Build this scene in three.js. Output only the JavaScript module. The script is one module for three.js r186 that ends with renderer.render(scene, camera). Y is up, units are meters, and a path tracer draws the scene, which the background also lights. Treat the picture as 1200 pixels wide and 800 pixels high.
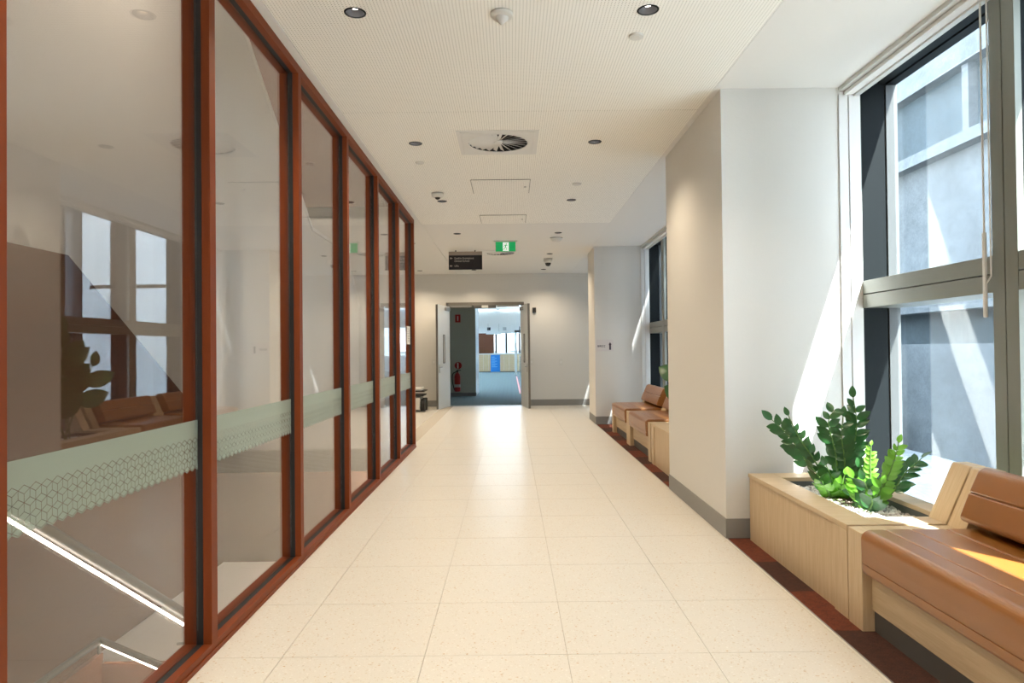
import * as THREE from 'three';
import { RoundedBoxGeometry } from 'three/addons/geometries/RoundedBoxGeometry.js';
import { mergeGeometries } from 'three/addons/utils/BufferGeometryUtils.js';
import { RectAreaLightUniformsLib } from 'three/addons/lights/RectAreaLightUniformsLib.js';

RectAreaLightUniformsLib.init();
const scene = new THREE.Scene();
const renderer = new THREE.WebGLRenderer({ antialias: true });
renderer.toneMapping = THREE.LinearToneMapping;
renderer.toneMappingExposure = 1.62;
renderer.shadowMap.enabled = true;

// ------------------------------------------------------------------ camera
// World: x right, y up, depth d down the corridor is -z. Camera solved from the corridor's lines.
const FOCAL = 801.87, EYE = 1.283, PITCH = 0.0123, ROLL = 0.0102, YAW = 0.0018;
const camera = new THREE.PerspectiveCamera(2 * Math.atan(400 / FOCAL) * 180 / Math.PI, 1.5, 0.05, 200);
camera.position.set(0, EYE, 0);
camera.rotation.order = 'YXZ';
camera.rotation.set(PITCH, -YAW, -ROLL);
camera.updateMatrixWorld(true);
scene.add(camera);

// ------------------------------------------------------------------ sky and sun
{
  const W = 64, H = 64, data = new Float32Array(W * H * 4);
  for (let j = 0; j < H; j++) {
    const el = ((j + 0.5) / H - 0.5) * 2;                       // -1 nadir .. 1 zenith
    const t = Math.pow(Math.max(0, el), 0.55);
    for (let i = 0; i < W; i++) {
      const k = (j * W + i) * 4;
      data[k] = 0.93 - 0.38 * t; data[k + 1] = 1.0 - 0.24 * t; data[k + 2] = 1.06 - 0.05 * t; data[k + 3] = 1;
    }
  }
  const sky = new THREE.DataTexture(data, W, H, THREE.RGBAFormat, THREE.FloatType);
  sky.mapping = THREE.EquirectangularReflectionMapping;
  sky.magFilter = THREE.LinearFilter; sky.minFilter = THREE.LinearFilter; sky.needsUpdate = true;
  scene.background = sky;
  scene.backgroundIntensity = 8.5;
}
const sun = new THREE.DirectionalLight(new THREE.Color().setRGB(0.99, 0.985, 0.95), 38);
sun.position.set(2.4 + 10, 1 + 30.5, -4 + 17.7);
sun.target.position.set(2.4, 1, -4);
sun.castShadow = true;
sun.shadow.mapSize.set(4096, 4096);
Object.assign(sun.shadow.camera, { left: -22, right: 22, top: 22, bottom: -22, near: 1, far: 90 });
scene.add(sun, sun.target);

// ------------------------------------------------------------------ helpers
let seed = 1234567;
const rnd = () => { seed = (seed * 1664525 + 1013904223) >>> 0; return seed / 4294967296; };
const rr = (a, b) => a + (b - a) * rnd();
const L = (r, g, b) => new THREE.Color().setRGB(r, g, b);
const S = (r, g, b) => new THREE.Color().setRGB(r / 255, g / 255, b / 255, THREE.SRGBColorSpace);
const taken = new Map();
function numbered(n) {
  const k = taken.get(n) || 0; taken.set(n, k + 1);
  return k ? n + '_' + String(k).padStart(3, '0') : n;
}
function uvm(g, turn = false) {                                  // box projection, uv in metres
  const p = g.attributes.position, n = g.attributes.normal, uv = new Float32Array(p.count * 2);
  for (let i = 0; i < p.count; i++) {
    const ax = Math.abs(n.getX(i)), ay = Math.abs(n.getY(i)), az = Math.abs(n.getZ(i));
    let u, v;
    if (ay >= ax && ay >= az) { u = p.getX(i); v = p.getZ(i); }
    else if (ax >= az) { u = p.getZ(i); v = p.getY(i); }
    else { u = p.getX(i); v = p.getY(i); }
    uv[2 * i] = turn ? v : u; uv[2 * i + 1] = turn ? u : v;
  }
  g.setAttribute('uv', new THREE.BufferAttribute(uv, 2));
  return g;
}
// box given in x, y and depth d (z = -d); r rounds the edges
function bx(x0, x1, y0, y1, d0, d1, r = 0, turn = false) {
  const w = Math.abs(x1 - x0), h = Math.abs(y1 - y0), l = Math.abs(d1 - d0);
  const g = r ? new RoundedBoxGeometry(w, h, l, 2, Math.min(r, w * 0.49, h * 0.49, l * 0.49)) : new THREE.BoxGeometry(w, h, l);
  g.translate((x0 + x1) / 2, (y0 + y1) / 2, -(d0 + d1) / 2);
  return uvm(g, turn);
}
const flat = (gs) => { gs = gs.map((g) => (g.index ? g.toNonIndexed() : g)); for (const g of gs) for (const k of Object.keys(g.attributes)) if (!['position', 'normal', 'uv'].includes(k)) g.deleteAttribute(k); return gs.length === 1 ? gs[0] : mergeGeometries(gs); };
function mesh(name, geo, mat, parent) {
  const m = new THREE.Mesh(Array.isArray(geo) ? flat(geo) : geo, mat);
  m.name = parent === scene ? numbered(name) : name;
  m.castShadow = m.receiveShadow = true;
  parent.add(m);
  return m;
}
function thing(name, label, category, [x, y, d] = [0, 0, 0], group) {
  const o = new THREE.Group();
  o.name = numbered(name); o.position.set(x, y, -d); scene.add(o);
  o.userData = { label, category }; if (group) o.userData.group = group;
  return o;
}
function struct(name, label) {
  const o = new THREE.Group(); o.name = numbered(name); scene.add(o);
  o.userData = { kind: 'structure', label, category: name.split('_')[0] };
  return o;
}
function dup(src, [x, y, d], label) {
  const c = src.clone(); c.name = numbered(src.name.replace(/_\d{3}$/, '')); c.position.set(x, y, -d);
  c.userData = { ...src.userData }; if (label) c.userData.label = label;
  scene.add(c); return c;
}
// profile in (x, y), swept along depth from d0 to d1
function sweep(pts, d0, d1, bevel = 0, holes = []) {
  const s = Array.isArray(pts) ? new THREE.Shape(pts.map((p) => new THREE.Vector2(p[0], p[1]))) : pts;
  for (const h of holes) s.holes.push(h);
  const g = new THREE.ExtrudeGeometry(s, { depth: d1 - d0 - 2 * bevel, bevelEnabled: bevel > 0, bevelSize: bevel, bevelThickness: bevel, bevelOffset: -bevel, bevelSegments: 2, curveSegments: 20 });
  g.translate(0, 0, -d1 + bevel);
  return uvm(g);
}
// plan shape in (x, d), raised from y0 to y1; uv stays in metres
function slab(x0, x1, d0, d1, y0, y1, circles = []) {
  const s = new THREE.Shape([[x0, d0], [x1, d0], [x1, d1], [x0, d1]].map((p) => new THREE.Vector2(...p)));
  for (const [cx, cd, r] of circles) if (cx - r > x0 && cx + r < x1 && cd - r > d0 && cd + r < d1) { const h = new THREE.Path(); h.absarc(cx, cd, r, 0, Math.PI * 2, true); s.holes.push(h); }
  const g = new THREE.ExtrudeGeometry(s, { depth: y1 - y0, bevelEnabled: false, curveSegments: 20 });
  g.rotateX(-Math.PI / 2); g.translate(0, y0, 0);
  return g;
}
const lathe = (pts, seg = 28) => new THREE.LatheGeometry(pts.map((p) => new THREE.Vector2(p[0], p[1])), seg);
function tube(pts, r, seg = 24, rad = 8) {
  return new THREE.TubeGeometry(new THREE.CatmullRomCurve3(pts.map((p) => new THREE.Vector3(p[0], p[1], -p[2]))), seg, r, rad, false);
}
function rod(a, b, r, rad = 10) {
  const A = new THREE.Vector3(a[0], a[1], -a[2]), B = new THREE.Vector3(b[0], b[1], -b[2]), D = B.clone().sub(A);
  const g = new THREE.CylinderGeometry(r, r, D.length(), rad);
  g.applyQuaternion(new THREE.Quaternion().setFromUnitVectors(new THREE.Vector3(0, 1, 0), D.normalize()));
  g.translate((A.x + B.x) / 2, (A.y + B.y) / 2, (A.z + B.z) / 2);
  return g;
}
// photo pixel (1200 x 800) to a point at a given depth
function at(px, py, d) {
  const v = new THREE.Vector3((px - 600) / FOCAL, -(py - 400) / FOCAL, -1).applyQuaternion(camera.quaternion);
  const t = d / -v.z;
  return [v.x * t, EYE + v.y * t, d];
}

// ------------------------------------------------------------------ textures
function valueNoise(n, cells, s0) {
  let s = s0; const r = () => { s = (s * 1664525 + 1013904223) >>> 0; return s / 4294967296; };
  const g = new Float32Array(cells[0] * cells[1]).map(r), o = new Float32Array(n * n);
  const sm = (t) => t * t * (3 - 2 * t);
  for (let y = 0; y < n; y++) for (let x = 0; x < n; x++) {
    const fx = x / n * cells[0], fy = y / n * cells[1], ix = Math.floor(fx), iy = Math.floor(fy), tx = sm(fx - ix), ty = sm(fy - iy);
    const q = (a, b) => g[(b % cells[1]) * cells[0] + (a % cells[0])];
    o[y * n + x] = (q(ix, iy) * (1 - tx) + q(ix + 1, iy) * tx) * (1 - ty) + (q(ix, iy + 1) * (1 - tx) + q(ix + 1, iy + 1) * tx) * ty;
  }
  return o;
}
function noiseTex(n, layers, paint, size, srgb = true) {        // size: metres covered by the texture
  const ls = layers.map(([cx, cy, w], i) => [valueNoise(n, [cx, cy], 77 + 31 * i + cx * 7 + cy), w]);
  const data = new Uint8Array(n * n * 4);
  for (let k = 0; k < n * n; k++) {
    let v = 0, tw = 0; for (const [a, w] of ls) { v += a[k] * w; tw += w; }
    const c = paint(v / tw, k);
    data[4 * k] = c[0]; data[4 * k + 1] = c[1]; data[4 * k + 2] = c[2]; data[4 * k + 3] = 255;
  }
  const t = new THREE.DataTexture(data, n, n);
  t.wrapS = t.wrapT = THREE.RepeatWrapping; t.magFilter = THREE.LinearFilter; t.minFilter = THREE.LinearMipmapLinearFilter; t.generateMipmaps = true;
  t.repeat.set(1 / size, 1 / size); if (srgb) t.colorSpace = THREE.SRGBColorSpace; t.needsUpdate = true;
  return t;
}
function canvasTex(w, h, draw, repeat) {
  const c = document.createElement('canvas'); c.width = w; c.height = h;
  draw(c.getContext('2d'), w, h);
  const t = new THREE.CanvasTexture(c); t.colorSpace = THREE.SRGBColorSpace; t.magFilter = THREE.LinearFilter;
  if (repeat) { t.wrapS = t.wrapT = THREE.RepeatWrapping; t.repeat.set(...repeat); }
  return t;
}
const mix = (a, b, t) => [0, 1, 2].map((i) => a[i] + (b[i] - a[i]) * t);
const grey = (v) => [v * 255, v * 255, v * 255];
const std = (o) => new THREE.MeshStandardMaterial(o);
const phy = (o) => new THREE.MeshPhysicalMaterial(o);

const terrazzoTex = canvasTex(1536, 1536, (c, w, h) => {
  c.fillStyle = 'rgb(220,215,206)'; c.fillRect(0, 0, w, h);
  const tones = ['231,228,221', '225,220,211', '209,201,187', '234,231,225', '204,191,170', '215,208,196', '194,164,130', '229,224,214', '197,188,174'];
  for (let i = 0; i < 15000; i++) {
    const x = rnd() * w, y = rnd() * h, r = 1.2 + Math.pow(rnd(), 2.6) * 6, n = 5 + Math.floor(rnd() * 3), a0 = rnd() * 6.28;
    const tn = Math.pow(rnd(), 1.2) * tones.length;
    c.fillStyle = `rgba(${tones[Math.floor(tn)]},${0.45 + rnd() * 0.5})`;
    const rad = Array.from({ length: n }, () => r * (0.6 + rnd() * 0.6));
    for (const ox of [0, w, -w]) for (const oy of [0, h, -h]) {
      if (x + ox < -12 || x + ox > w + 12 || y + oy < -12 || y + oy > h + 12) continue;
      c.beginPath();
      for (let k = 0; k < n; k++) { const a = a0 + k / n * 6.283; c.lineTo(x + ox + Math.cos(a) * rad[k], y + oy + Math.sin(a) * rad[k]); }
      c.fill();
    }
  }
}, [1 / 1.2, 1 / 1.2]);
const perforatedTex = canvasTex(512, 512, (c, w, h) => {         // 16 x 16 punched holes, 18 mm apart, dark fleece behind
  c.fillStyle = 'rgb(244,242,236)'; c.fillRect(0, 0, w, h);
  c.fillStyle = 'rgb(128,122,114)';
  for (let i = 0; i < 16; i++) for (let j = 0; j < 16; j++) { c.beginPath(); c.arc((i + 0.5) * 32, (j + 0.5) * 32, 4.4, 0, 6.2832); c.fill(); }
}, [1 / 0.288, 1 / 0.288]);
const oakPaint = (v) => { const t = Math.min(1, Math.max(0, (v - 0.3) / 0.4)); return mix([196, 170, 134], [206, 182, 148], t); };
const oakAlongU = noiseTex(512, [[3, 40, 0.5], [6, 110, 0.45], [14, 250, 0.35]], oakPaint, 0.6);
const oakAlongV = noiseTex(512, [[40, 3, 0.5], [110, 6, 0.45], [250, 14, 0.35]], oakPaint, 0.6);
const oakBumpU = noiseTex(512, [[14, 250, 1]], grey, 0.6, false);
const leatherBump = noiseTex(512, [[128, 128, 0.6], [60, 60, 0.5], [250, 250, 0.35]], grey, 0.12, false);
const leatherTint = noiseTex(256, [[5, 5, 0.6], [14, 14, 0.4]], (v) => grey(0.93 + 0.07 * v), 0.9);
const carpetBump = noiseTex(512, [[180, 180, 0.6], [60, 90, 0.4]], grey, 0.25, false);
const carpetTint = noiseTex(512, [[170, 170, 0.5], [80, 80, 0.5], [12, 12, 0.25]], (v) => grey(0.45 + 0.75 * v > 1 ? 1 : 0.45 + 0.75 * v), 0.25);
const plasterBump = noiseTex(512, [[120, 120, 0.5], [30, 30, 0.5]], grey, 0.8, false);
const concreteTint = noiseTex(512, [[6, 6, 0.5], [24, 24, 0.4], [110, 110, 0.4]], (v) => grey(0.72 + 0.28 * v), 4);
const pebbleTint = noiseTex(256, [[20, 20, 0.5], [60, 60, 0.5]], (v) => grey(0.35 + 0.65 * v), 0.2);

// ------------------------------------------------------------------ materials
const M = {
  wall: std({ color: L(0.70, 0.685, 0.655), roughness: 0.85, bumpMap: plasterBump, bumpScale: 0.0004 }),
  white: std({ color: L(0.74, 0.735, 0.72), roughness: 0.75 }),
  perforated: std({ map: perforatedTex, roughness: 0.85 }),
  plasterCeiling: std({ color: L(0.77, 0.755, 0.73), roughness: 0.9 }),
  terrazzo: phy({ map: terrazzoTex, roughness: 0.30, specularIntensity: 0.6 }),
  grout: std({ color: L(0.52, 0.47, 0.40), roughness: 0.9 }),
  skirting: std({ color: L(0.26, 0.255, 0.245), roughness: 0.5 }),
  rust: phy({ color: L(0.185, 0.036, 0.006), roughness: 0.5, specularIntensity: 0.5 }),
  gasket: std({ color: L(0.012, 0.012, 0.013), roughness: 0.6 }),
  glass: phy({ color: 0xffffff, transmission: 1, thickness: 0, roughness: 0, ior: 1.62 }),
  windowGlass: phy({ color: L(0.93, 0.96, 0.97), transmission: 1, thickness: 0, roughness: 0, ior: 1.5 }),
  aluminium: std({ color: L(0.22, 0.225, 0.195), roughness: 0.38, metalness: 0.35 }),
  charcoal: phy({ color: L(0.008, 0.0105, 0.0115), roughness: 0.55, specularIntensity: 0.25 }),
  blindRail: std({ color: L(0.60, 0.61, 0.59), roughness: 0.4 }),
  oakU: std({ map: oakAlongU, roughness: 0.5, bumpMap: oakBumpU, bumpScale: 0.0003 }),
  oakV: std({ map: oakAlongV, roughness: 0.5 }),
  plinth: std({ color: L(0.10, 0.095, 0.09), roughness: 0.5, metalness: 0.2 }),
  leather: phy({ color: L(0.31, 0.118, 0.022), map: leatherTint, roughness: 0.36, bumpMap: leatherBump, bumpScale: 0.00035, clearcoat: 0.45, clearcoatRoughness: 0.28 }),
  carpetRust: std({ color: L(0.21, 0.045, 0.016), map: carpetTint, roughness: 1, bumpMap: carpetBump, bumpScale: 0.003 }),
  carpetDark: std({ color: L(0.085, 0.027, 0.015), map: carpetTint, roughness: 1, bumpMap: carpetBump, bumpScale: 0.003 }),
  soil: std({ color: L(0.08, 0.065, 0.05), roughness: 1, map: pebbleTint }),
  liner: std({ color: L(0.12, 0.13, 0.12), roughness: 0.8 }),
  steel: std({ color: L(0.36, 0.36, 0.35), roughness: 0.42, metalness: 0.7 }),
  doorLeaf: std({ color: L(0.60, 0.62, 0.62), roughness: 0.42, metalness: 0.1 }),
  doorFrame: std({ color: L(0.20, 0.185, 0.165), roughness: 0.5, metalness: 0.25 }),
  chrome: std({ color: L(0.6, 0.6, 0.6), roughness: 0.25, metalness: 1 }),
  black: std({ color: L(0.012, 0.012, 0.013), roughness: 0.5 }),
  plastic: std({ color: L(0.66, 0.65, 0.62), roughness: 0.45 }),
  reflector: std({ color: L(0.07, 0.07, 0.075), roughness: 0.35, metalness: 0.4 }),
  tealCarpet: std({ color: L(0.10, 0.15, 0.16), map: carpetTint, roughness: 1 }),
  concrete: std({ color: L(0.15, 0.165, 0.174), map: concreteTint, roughness: 0.9 }),
  concreteDark: std({ color: L(0.065, 0.088, 0.10), map: concreteTint, roughness: 0.8 }),
  gravel: std({ color: L(0.50, 0.515, 0.51), map: concreteTint, roughness: 1 }),
  sash: std({ color: L(0.075, 0.08, 0.08), roughness: 0.45 }),
  copper: std({ color: L(0.36, 0.15, 0.08), map: oakAlongU, roughness: 0.45 }),
  timberRed: std({ color: L(0.20, 0.075, 0.034), map: oakAlongU, roughness: 0.5 }),
  olive: std({ color: L(0.52, 0.53, 0.44), roughness: 0.8 }),
  red: std({ color: L(0.45, 0.03, 0.025), roughness: 0.4 }),
  stem: std({ color: L(0.10, 0.20, 0.04), roughness: 0.6 }),
  leafDark: phy({ color: L(0.030, 0.125, 0.032), roughness: 0.28, transmission: 0.22, thickness: 0, clearcoat: 0.3, clearcoatRoughness: 0.3 }),
  leafBright: phy({ color: L(0.18, 0.46, 0.04), roughness: 0.4, transmission: 0.4, thickness: 0 }),
};
const glow = (r, g, b, k) => std({ color: L(0.05, 0.05, 0.05), emissive: L(r, g, b), emissiveIntensity: k });

// ------------------------------------------------------------------ plan
const XL = -1.279, XG = -1.34, XR = 1.44, CEIL = 3.04, END = 15.74, BACK = -8.2;
const POST0 = 2.977, PITCHP = 1.2355;                        // partition posts: far edges
const XW = 2.375, XGL = 2.60;                               // window frame face and glass
const bays = [[-0.80, 4.62], [6.268, 11.69], [12.62, END], [-7.87, -2.45]];

// lamp places in the ceiling
const lampD = [-5.47, -3.22, -0.97, 1.28, 3.53, 5.78, 8.03, 10.28, 12.53, 14.95];
const lamps = [];
for (const d of lampD) { lamps.push([-0.79, d]); lamps.push([0.73, d]); }
lamps.push([-1.60, 11.16], [-1.98, 15.0], [-3.0, 13.0]);            // lobby past the partition
const diffusers = [[-0.09, 5.78], [-0.17, 12.36]];
const holes = [...lamps.map(([x, d]) => [x, d, 0.051]), ...diffusers.map(([x, d]) => [x, d, 0.262])];

// ------------------------------------------------------------------ floor
{
  const f = struct('floor', 'cream terrazzo tile floor of the corridor with fine joints');
  mesh('slab', [bx(XL - 0.1, XR + 0.0, -0.3, -0.004, BACK, END), bx(-4.2, XL - 0.1, -0.3, -0.004, 9.06, END), bx(XR, 2.7, -0.3, -0.012, BACK, END)], M.grout, f);
  const T = 0.6, G = 0.0011, tx = 0.2243, tz = 2.8961;
  const clip = (x0, x1, d0, d1, X0, X1, D0, D1) => {
    const a = Math.max(x0 + G, X0), b = Math.min(x1 - G, X1), c = Math.max(d0 + G, D0), e = Math.min(d1 - G, D1);
    if (b - a < 0.01 || e - c < 0.01) return;
    const t = mesh('tile', bx(a, b, -0.02, 0, c, e), M.terrazzo, f);
    return t;
  };
  for (let i = -3; i < 3; i++) for (let j = -19; j < 22; j++) clip(tx + i * T, tx + (i + 1) * T, tz + j * T, tz + (j + 1) * T, XL - 0.06, XR, BACK, END);
  for (let i = -8; i < -3; i++) for (let j = 10; j < 22; j++) clip(tx + i * T, tx + (i + 1) * T, tz + j * T, tz + (j + 1) * T, -4.2, XL - 0.06, 9.06, END);
  for (let i = 2; i < 4; i++) for (let j = 16; j < 22; j++) clip(tx + i * T, tx + (i + 1) * T, tz + j * T, tz + (j + 1) * T, XR, 2.3, bays[2][0], END);
  for (const [n, [d0, d1]] of [bays[0], bays[1], bays[3]].entries()) {           // carpet tiles along both seating bays
    const off = [0.1, 6.1, -6.4][n];
    let k = 0;
    for (let d = off - 1.5; d < d1; d += 0.5, k++) for (let c = 0; c < 2; c++) {
      const a = Math.max(d, d0), b = Math.min(d + 0.5, d1); if (b - a < 0.01) continue;
      mesh('carpet_tile', bx(XR + 0.004 + c * 0.5, c ? 2.375 : XR + 0.503, -0.012, 0.003, a + 0.0006, b - 0.0006), (k + c) % 2 ? M.carpetRust : M.carpetDark, f);
    }
    mesh('edge_strip', bx(XR, XR + 0.004, -0.012, 0.0035, d0, d1), M.steel, f);
  }
}
// ------------------------------------------------------------------ ceiling
{
  const c = struct('ceiling', 'white perforated plasterboard ceiling with smooth margins');
  mesh('slab', [slab(XL - 0.1, 2.375, BACK, END, CEIL + 0.006, CEIL + 0.16, holes), slab(-4.2, XL - 0.1, 9.06, END, CEIL + 0.006, CEIL + 0.16, holes)], M.plasterCeiling, c);
  mesh('roof_slab', [bx(-1.42, 2.60, CEIL + 0.16, CEIL + 0.45, BACK - 0.2, END + 0.2), bx(-4.2, -1.42, CEIL + 0.16, CEIL + 0.45, 9.16, END + 0.2)], M.plasterCeiling, c);
  for (const [d0, d1] of [[BACK, -4.0], [-3.996, 0.5], [0.504, 5.02], [5.024, 9.50]]) mesh('perforated_panel', slab(-1.225, 1.40, d0, d1, CEIL, CEIL + 0.006, holes), M.perforated, c);
  mesh('smooth_panel', slab(-1.225, 1.40, 9.503, END, CEIL, CEIL + 0.006, holes), M.plasterCeiling, c);
  mesh('smooth_margin', slab(1.402, 2.24, BACK, END, CEIL, CEIL + 0.006), M.plasterCeiling, c);
  mesh('edge_bead', bx(XL - 0.02, -1.228, CEIL - 0.004, CEIL + 0.006, BACK, 9.1, 0.002), M.white, c);
  mesh('lobby_panel', slab(-4.2, -1.23, 9.06, END, CEIL, CEIL + 0.006, holes), M.plasterCeiling, c);
}
// ------------------------------------------------------------------ walls
{
  const wr = struct('wall_right', 'white plaster piers between the window bays');
  const pier = (d0, d1) => mesh('pier', bx(XR, 2.622, 0, CEIL + 0.006, d0, d1), M.wall, wr);
  pier(BACK, bays[3][0]); pier(bays[3][1], bays[0][0]); pier(bays[0][1], bays[1][0]); pier(bays[1][1], bays[2][0]);
  const br = struct('baseboard_right', 'flat grey skirting around the white piers');
  for (const [d0, d1] of [[bays[0][1], bays[1][0]], [bays[1][1], bays[2][0]]]) mesh('skirting', bx(XR - 0.006, 2.24, 0, 0.133, d0 - 0.006, d1 + 0.006, 0.002), M.skirting, br);
  const we = struct('wall_end', 'cream plaster wall around the double doors');
  mesh('plaster', [bx(-4.2, -1.47, 0, CEIL + 0.01, END, END + 0.16), bx(0.30, 2.70, 0, CEIL + 0.01, END, END + 0.16), bx(-1.47, 0.30, 2.37, CEIL + 0.01, END, END + 0.16)], M.wall, we);
  const be = struct('baseboard_end', 'flat grey skirting below the cream end wall');
  mesh('skirting', bx(-4.2, -1.48, 0, 0.14, END - 0.012, END, 0.002), M.skirting, be);
  mesh('skirting', bx(0.31, 2.375, 0, 0.14, END - 0.012, END, 0.002), M.skirting, be);
  const wb = struct('wall_back', 'plain plaster wall closing the corridor');
  mesh('plaster', bx(-4.4, 2.70, -4.2, 6.3, BACK - 0.2, BACK), M.wall, wb);
  const wl = struct('wall_left', 'plaster walls beside the glazed partition and the lobby');
  mesh('plaster', bx(XL - 0.14, XL, 0, CEIL, BACK, POST0 - 7 * PITCHP - 0.06), M.wall, wl);
  mesh('lobby_side', bx(-4.4, -4.2, -0.3, CEIL + 0.2, 9.06, END + 0.16), M.wall, wl);
  mesh('lobby_return', bx(-4.2, -1.40, -0.3, CEIL + 0.2, 9.06, 9.16), M.wall, wl);
}
// ------------------------------------------------------------------ windows on the right
function windowBay(n, d0, d1, label) {
  const w = struct('window_' + n, label);
  const cuts = []; for (let k = 12; k > -12; k--) { const c = 3.27 + k * 1.4705; if (c > d0 + 0.15 && c < d1 - 0.15) cuts.push(c); }
  const units = cuts.length + 1, HB = 3.05, SB = 0.10, TR = [1.54, 1.722];
  // surround outside the glass line and above the head
  mesh('head_frame', [bx(XW, 2.54, HB, HB + 0.14, d0, d1), bx(2.546, XGL + 0.015, HB - 0.008, HB + 0.14, d0, d1)], M.charcoal, w);
  mesh('sill', bx(2.24, XGL + 0.10, 0, SB, d0, d1, 0.004), M.aluminium, w);
  for (const [a, b, s] of [[d1 - 0.02, d1, -1], [d0, d0 + 0.02, 1]]) {
    mesh('sash', bx(2.545, XGL + 0.02, SB, HB, s < 0 ? a - 0.012 : d0 + 0.006, s < 0 ? d1 - 0.006 : b + 0.012), M.sash, w);
    mesh('jamb', [bx(XW + 0.004, 2.54, SB, HB, a, b), bx(XW + 0.004, XGL + 0.02, SB, HB, s < 0 ? b - 0.004 : d0, s < 0 ? b : d0 + 0.004)], M.charcoal, w);
    mesh('jamb_cap', bx(XW - 0.002, XW + 0.006, SB, HB, a, b, 0.002), M.aluminium, w);
    mesh('blind_channel', [bx(2.236, 2.296, SB, 2.985, s < 0 ? a + 0.006 : b - 0.012, s < 0 ? a + 0.012 : b - 0.006), bx(2.300, XW, SB, 2.985, s < 0 ? a - 0.002 : b - 0.006, s < 0 ? a + 0.012 : b + 0.002)], M.white, w);
  }
  for (const c of cuts) {
    mesh('mullion', [bx(XW + 0.004, 2.54, SB, HB, c - 0.082, c + 0.082), bx(2.545, XGL + 0.02, SB, HB, c - 0.087, c + 0.087)], M.charcoal, w);
    mesh('mullion_cap', bx(XW - 0.004, XW + 0.03, SB, HB, c - 0.085, c - 0.003, 0.002), M.aluminium, w);
    mesh('mullion_cap', bx(XW - 0.004, XW + 0.03, SB, HB, c + 0.003, c + 0.085, 0.002), M.aluminium, w);
  }
  const edges = [d1 - 0.02, ...cuts, d0 + 0.02];
  for (let i = 0; i < units; i++) {
    const hi = edges[i] - (i ? 0.085 : 0), lo = edges[i + 1] + (i < units - 1 ? 0.085 : 0);
    mesh('transom', bx(XW - 0.002, XGL + 0.05, TR[0], 1.628, lo, hi, 0.002), M.aluminium, w);
    mesh('transom', bx(XW - 0.002, XGL + 0.05, 1.634, TR[1], lo, hi, 0.002), M.aluminium, w);
    mesh('pane', bx(XGL - 0.002, XGL + 0.002, TR[1] - 0.005, HB, lo + 0.01, hi - 0.01), M.windowGlass, w);
    mesh('pane', bx(XGL - 0.002, XGL + 0.002, SB - 0.005, TR[0] + 0.005, lo + 0.01, hi - 0.01), M.windowGlass, w);
  }
  const b = thing('blind_rail', `pale grey roller blind rail above ${['the window beside the potted zz plant', 'the window behind the broad-leaved plant', 'the window by the end wall', 'the window past the second near bench'][n - 1]}`, 'blind', [2.31, 2.985, (d0 + d1) / 2], 'roller blind rails');
  const h = (d1 - d0) / 2 - 0.004;
  mesh('headbox', bx(-0.07, 0.06, 0.028, 0.056, -h, h, 0.003), M.blindRail, b);
  mesh('fascia', bx(-0.035, 0.05, 0.0, 0.026, -h, h, 0.004), M.white, b);
  mesh('bottom_bar', bx(0.02, 0.058, -0.012, 0.004, -h, h, 0.004), M.blindRail, b);
  return { cuts, rail: b };
}
const win1 = windowBay(1, ...bays[0], 'tall two-tier window with grey frames above planter and bench');
windowBay(2, ...bays[1], 'tall two-tier window with grey frames in the far seating recess');
windowBay(3, ...bays[2], 'tall two-tier window with grey frames beside the end wall');
windowBay(4, ...bays[3], 'tall two-tier window with grey frames in the bay behind the near benches');
{ // blind chain by the first mullion
  const c = thing('blind_chain', 'white looped blind chain hanging beside the window mullion', 'blind chain', [2.335, 1.418, 3.335]);
  mesh('cord', [rod([0, 0.02, 0.022], [0, 1.56, 0.022], 0.005), rod([0, 0.20, -0.022], [0, 1.56, -0.022], 0.004), rod([0, 0.20, -0.022], [0, 0.16, 0.018], 0.004)], M.plastic, c);
  mesh('cord_weight', bx(-0.008, 0.008, 0, 0.42, 0.012, 0.032, 0.006), M.plastic, c);
}
{ // fascia of this building above and below the windows, and the piers' outer face
  const o = struct('wall_outer', 'outer facade of the corridor above and below the windows');
  mesh('spandrel', [bx(2.60, 2.66, 3.20, 3.6, BACK, END), bx(2.70, 2.76, -4, 0.06, BACK, END)], M.aluminium, o);
}
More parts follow.
